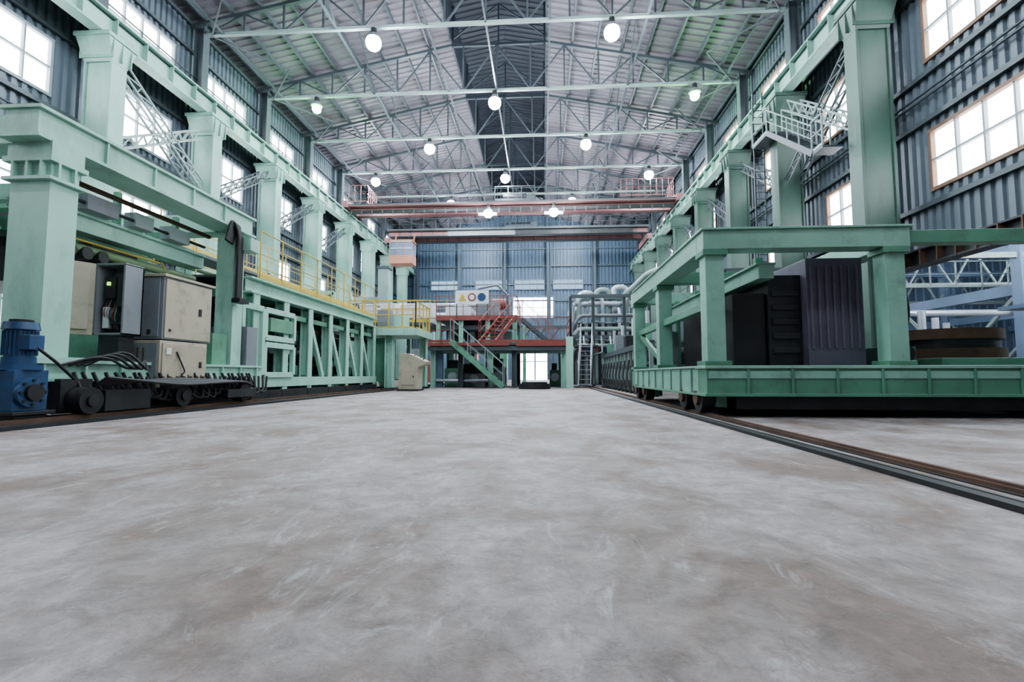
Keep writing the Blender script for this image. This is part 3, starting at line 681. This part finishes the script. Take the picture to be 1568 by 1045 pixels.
for i in range(8):
    a=1.6+.42*i; m.pipe([(a,23.2,.1),(a,23.2,1.2+.15*(i%3)),(a+.4,23.0,1.6+.2*(i%2)),(a+.4,23.4,2.4)],.04,[SILV,GREYC,TRUSL][i%3],n=8)
m.stair((2.0,21.8,1.9),(1.75,20.3,.05),.5,GREYC,SILV,side='x',r=.013)
m.box(1.5,2.5,21.8,23.2,1.82,1.9,TRUSS); m.box(1.6,5,27.0,27.4,0,3.4,DARK)
m.build('pipework_manifold')

m=MB()
for x in (2.75,4.6):
    m.beam((x,12.4,1.35),(x,21.5,1.35),.18,.16,TRUSS); m.beam((x,12.4,.3),(x,21.5,.3),.16,.16,DARK); m.beam((x,12.4,.85),(x,21.5,.85),.08,.08,TRUSS)
for i in range(13):
    y=12.4+.75*i
    for x in (2.75,4.6): m.beam((x,y,0),(x,y,1.35),.1,.1,TRUSL if x<3 else DARK); m.box(x-.15,x+.15,y-.08,y+.08,0,.06,DARK)
    m.cyl((2.85,y+.1,1.1),(4.5,y+.1,1.1),.12,DARK,n=10); m.pipe([(2.6,y,.1),(2.55,y+.2,.5),(2.65,y+.3,1.0)],.03,RUBB,n=6)
    if i%3==0: m.box(2.9,3.6,y,y+.5,1.40,1.9+.2*(i%2),[GREYC,GREEN,DARK][(i//3)%3]); m.cyl((3.2,y+.2,1.9),(3.2,y+.2,2.5),.07,SILV)
m.build('roller_table')
m=MB()
for i in range(4):
    y=14.6+1.9*i; h=2.0+1.2*random.random()
    m.box(5.6,8.4,y,y+1.3,0,h*.6,random.choice([GREEN,DARK,TRUSS])); m.box(6,7.6,y+.1,y+1,h*.6,h,random.choice([DARK,CARG,GREYC]))
    m.beam((5.4,y,0),(5.4,y,h+.5),.14,.14,TRUSS); m.beam((5.4,y,h+.5),(9,y,h+.5),.14,.14,TRUSS)
for z in (2.2,2.5,2.8): m.pipe([(5.5+.3*(z-2),13.5,z),(5.5+.3*(z-2),22.5,z)],.08,[SILV,RUST,TRUSS][int(z*3)%3])
m.rail([(5.3,15,3.2),(5.3,22.5,3.2)],TRUSS,step=1.0,r=.016); m.box(5.3,6.2,15,22.5,3.1,3.2,TRUSS)
m.build('hydraulic_equipment')

# ------------------------------------------------------------------ TRANSFER CAR (right)
m=MB()
X0,X1,Y0,Y1=2.12,7.3,6.4,11.6
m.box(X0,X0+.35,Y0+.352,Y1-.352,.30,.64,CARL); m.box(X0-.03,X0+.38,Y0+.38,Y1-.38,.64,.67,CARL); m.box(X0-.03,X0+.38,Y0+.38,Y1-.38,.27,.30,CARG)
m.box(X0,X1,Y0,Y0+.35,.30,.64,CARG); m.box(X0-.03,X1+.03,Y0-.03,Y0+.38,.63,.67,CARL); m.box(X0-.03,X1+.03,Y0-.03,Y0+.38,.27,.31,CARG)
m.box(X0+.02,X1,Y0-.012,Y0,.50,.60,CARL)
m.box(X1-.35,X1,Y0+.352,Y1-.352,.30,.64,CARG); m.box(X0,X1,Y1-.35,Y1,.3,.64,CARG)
m.box(X0+.36,X1-.36,Y0+.36,Y1-.36,.5,.60,DARK)
m.box(X0+.4,X1-.3,Y0+.1,Y0+.5,.10,.265,DARK)
for i in range(9): m.box(X0+.5+.55*i,X0+.53+.55*i,Y0-.028,Y0,.31,.63,CARG)
for i in range(8): m.box(X0-.028,X0,Y0+.6+.55*i,Y0+.63+.55*i,.31,.63,CARL)
for y in (6.85,7.55,10.3,11.1):
    for x in (2.14,6.9):
        m.cyl((x,y,.235),(x+.16,y,.235),.2,DARK,n=24); m.cyl((x-.04,y,.235),(x,y,.235),.1,RUST,n=16)
        m.box(x+.17,x+.3,y-.25,y+.25,.12,.265,CARG)
zt0,zt1=2.20,2.45
XP=4.42
m.box(X0,X0+.3,Y0+.29,Y1-.29,zt0,zt1,CARL); m.box(X0-.03,X0+.33,Y0+.32,Y1-.32,zt1,zt1+.03,CARL)
m.box(XP,XP+.28,Y0+.29,Y1-.29,zt0-.02,zt1-.02,CARL)
m.box(X0,XP+.3,Y0,Y0+.28,zt0,zt1,CARL); m.box(X0-.03,XP+.33,Y0-.03,Y0+.31,zt1,zt1+.03,CARL); m.box(X0,XP+.3,Y1-.28,Y1,zt0,zt1,CARL); m.box(X0+.31,XP-.01,8.8,9.05,zt0,zt1-.05,CARG)
# thinner outrigger beam carrying on to the right side of the car
m.box(XP+.31,X1,Y0+.04,Y0+.22,zt0+.05,zt1-.03,CARG); m.box(X1-.24,X1,Y0+.03,Y0+.25,.67,zt0+.05,CARG)
for x,y in ((X0+.03,Y0+.03),(X0+.03,Y1-.3),(XP,Y0+.03),(XP,Y1-.3),(X0+.03,9.0)):
    m.box(x,x+.24,y,y+.24,.67,zt0,CARL); m.box(x-.05,x+.29,y-.05,y+.29,.67,.73,CARG); m.box(x-.04,x+.28,y-.04,y+.28,zt0-.08,zt0-.001,CARG)
m.beam((X0+.15,Y0+.3,1.5),(X0+.15,Y1-.3,1.5),.10,.12,CARG)
m.beam((X0+.15,9.3,.8),(X0+.15,11.2,1.45),.08,.1,CARG)
m.box(2.95,3.15,Y0+.3,Y1-.3,1.86,2.05,CARL); m.box(2.92,3.18,Y0+.3,Y1-.3,2.05,2.08,CARL)
for y in (6.9,8.2,9.6,11.0): m.box(3.0,3.1,y,y+.1,2.08,zt0,CARG)
for y in (9.6,11.0): m.box(3.0,3.1,y,y+.1,.6,1.86,CARG)
m.box(3.17,3.62,6.95,9.8,.60,1.95,DARK); m.box(3.62,4.36,6.8,10.2,.60,2.15,PURP)
m.box(2.7,3.15,7.0,9.4,.6,1.7,RUBB)
for i in range(7): m.box(3.66+.10*i,3.69+.10*i,6.77,6.8,.9,2.05,PURP)
for i in range(5): m.box(3.22,3.58,6.92,6.95,.85+.2*i,.93+.2*i,DARK)
m.box(2.42,2.66,9.6,10.4,.6,1.4,GREYC)
m.pipe([(2.6,7.2,.7),(2.55,7.2,1.5),(2.7,8.2,1.8),(2.9,8.3,1.95)],.03,RUBB); m.pipe([(4.75,6.7,2.2),(4.85,6.7,1.4),(4.8,6.8,.7)],.035,RUBB)
m.box(4.9,5.3,7.2,8.2,.6,.95,CARG); m.cyl((5.1,7.1,.85),(5.1,7.6,.85),.12,DARK)
m.box(5.4,6.9,6.9,9.0,.6,.78,CARG)
m.build('transfer_car',bevel=.008)
m=MB()
for k,(r,z) in enumerate(((.72,.785),(.66,.93),(.7,1.07))): m.cyl((6.2,7.9,z),(6.2,7.9,z+.15),r,DARK if k%2 else RUST,n=36)
m.build('steel_coil')

# ------------------------------------------------------------------ annex bay on the right
m=MB()
corr(m,XR+.2,33,0,12,34,'x',NBLU,-1,step=.5); corr(m,YB,34,0,12,33,'y',NBLU,-1,step=.5)
m.box(XR+.1,33,YB,34,12,12.15,ROOFD); m.build('wall_annex')
m=MB()
for x in (17,24,31):
    for y in (6,12,18,24,30):
        m.ibeam((x,y,0),(x,y,11.5),.4,.45,NBLU); 
        m.beam((x,y,3.6),(x,y+6,3.6),.25,.4,NBLU); m.beam((x,y+.3,3.4),(x,y+3,1),.09,.12,TRUSL); m.beam((x,y+3,1),(x,y+5.7,3.4),.09,.12,TRUSL)
for y in (6,12,18,24,30):
    m.beam((XR+.3,y,6.5),(33,y,6.5),.2,.3,NBLU); m.beam((XR+.3,y,4.8),(33,y,4.8),.15,.2,TRUSL)
    x=XR+.3
    while x<32: m.beam((x,y,4.8),(x+1,y,6.5),.07,.07,TRUSL); m.beam((x+1,y,6.5),(x+2,y,4.8),.07,.07,TRUSL); x+=2
m.build('annex_steel_frame')
m=MB()
for i in range(9):
    y=12+2*i; x=13+2*(i%3); m.box(x,x+1.6,y,y+1.0,0,1.2+.4*(i%3),[NBLU,GREYC,GREEN][i%3]); m.cyl((x+.5,y,1),(x+.5,y,2.8),.12,SILV)
m.rail([(12.5,13,2.4),(30,13,2.4)],WHITE,step=1); m.box(12.5,30,13,14,2.3,2.4,NBLU)
m.rail([(12.5,20,4.0),(30,20,4.0)],TRUSL,step=1); m.pipe([(12.5,18.5,2.8),(30,18.5,2.8)],.12,SILV)
m.build('annex_equipment')
for x,y in ((16,15),(22,20),(20,10),(27,14)):
    lamp(x,y,5.7,400,top=6.5)
# ------------------------------------------------------------------ world, camera
w=bpy.data.worlds.new('World'); S.world=w; w.use_nodes=True
bg=w.node_tree.nodes['Background']; bg.inputs['Color'].default_value=(.75,.85,1,1); bg.inputs['Strength'].default_value=.5
cd=bpy.data.cameras.new('Camera'); cd.lens=17.0; cd.sensor_width=36; cd.clip_end=300; cd.clip_start=.05
co=bpy.data.objects.new('Camera',cd); S.collection.objects.link(co); co.location=(0,0,.55)
co.rotation_euler=(math.radians(94.0),0,math.radians(3.56)); S.camera=co
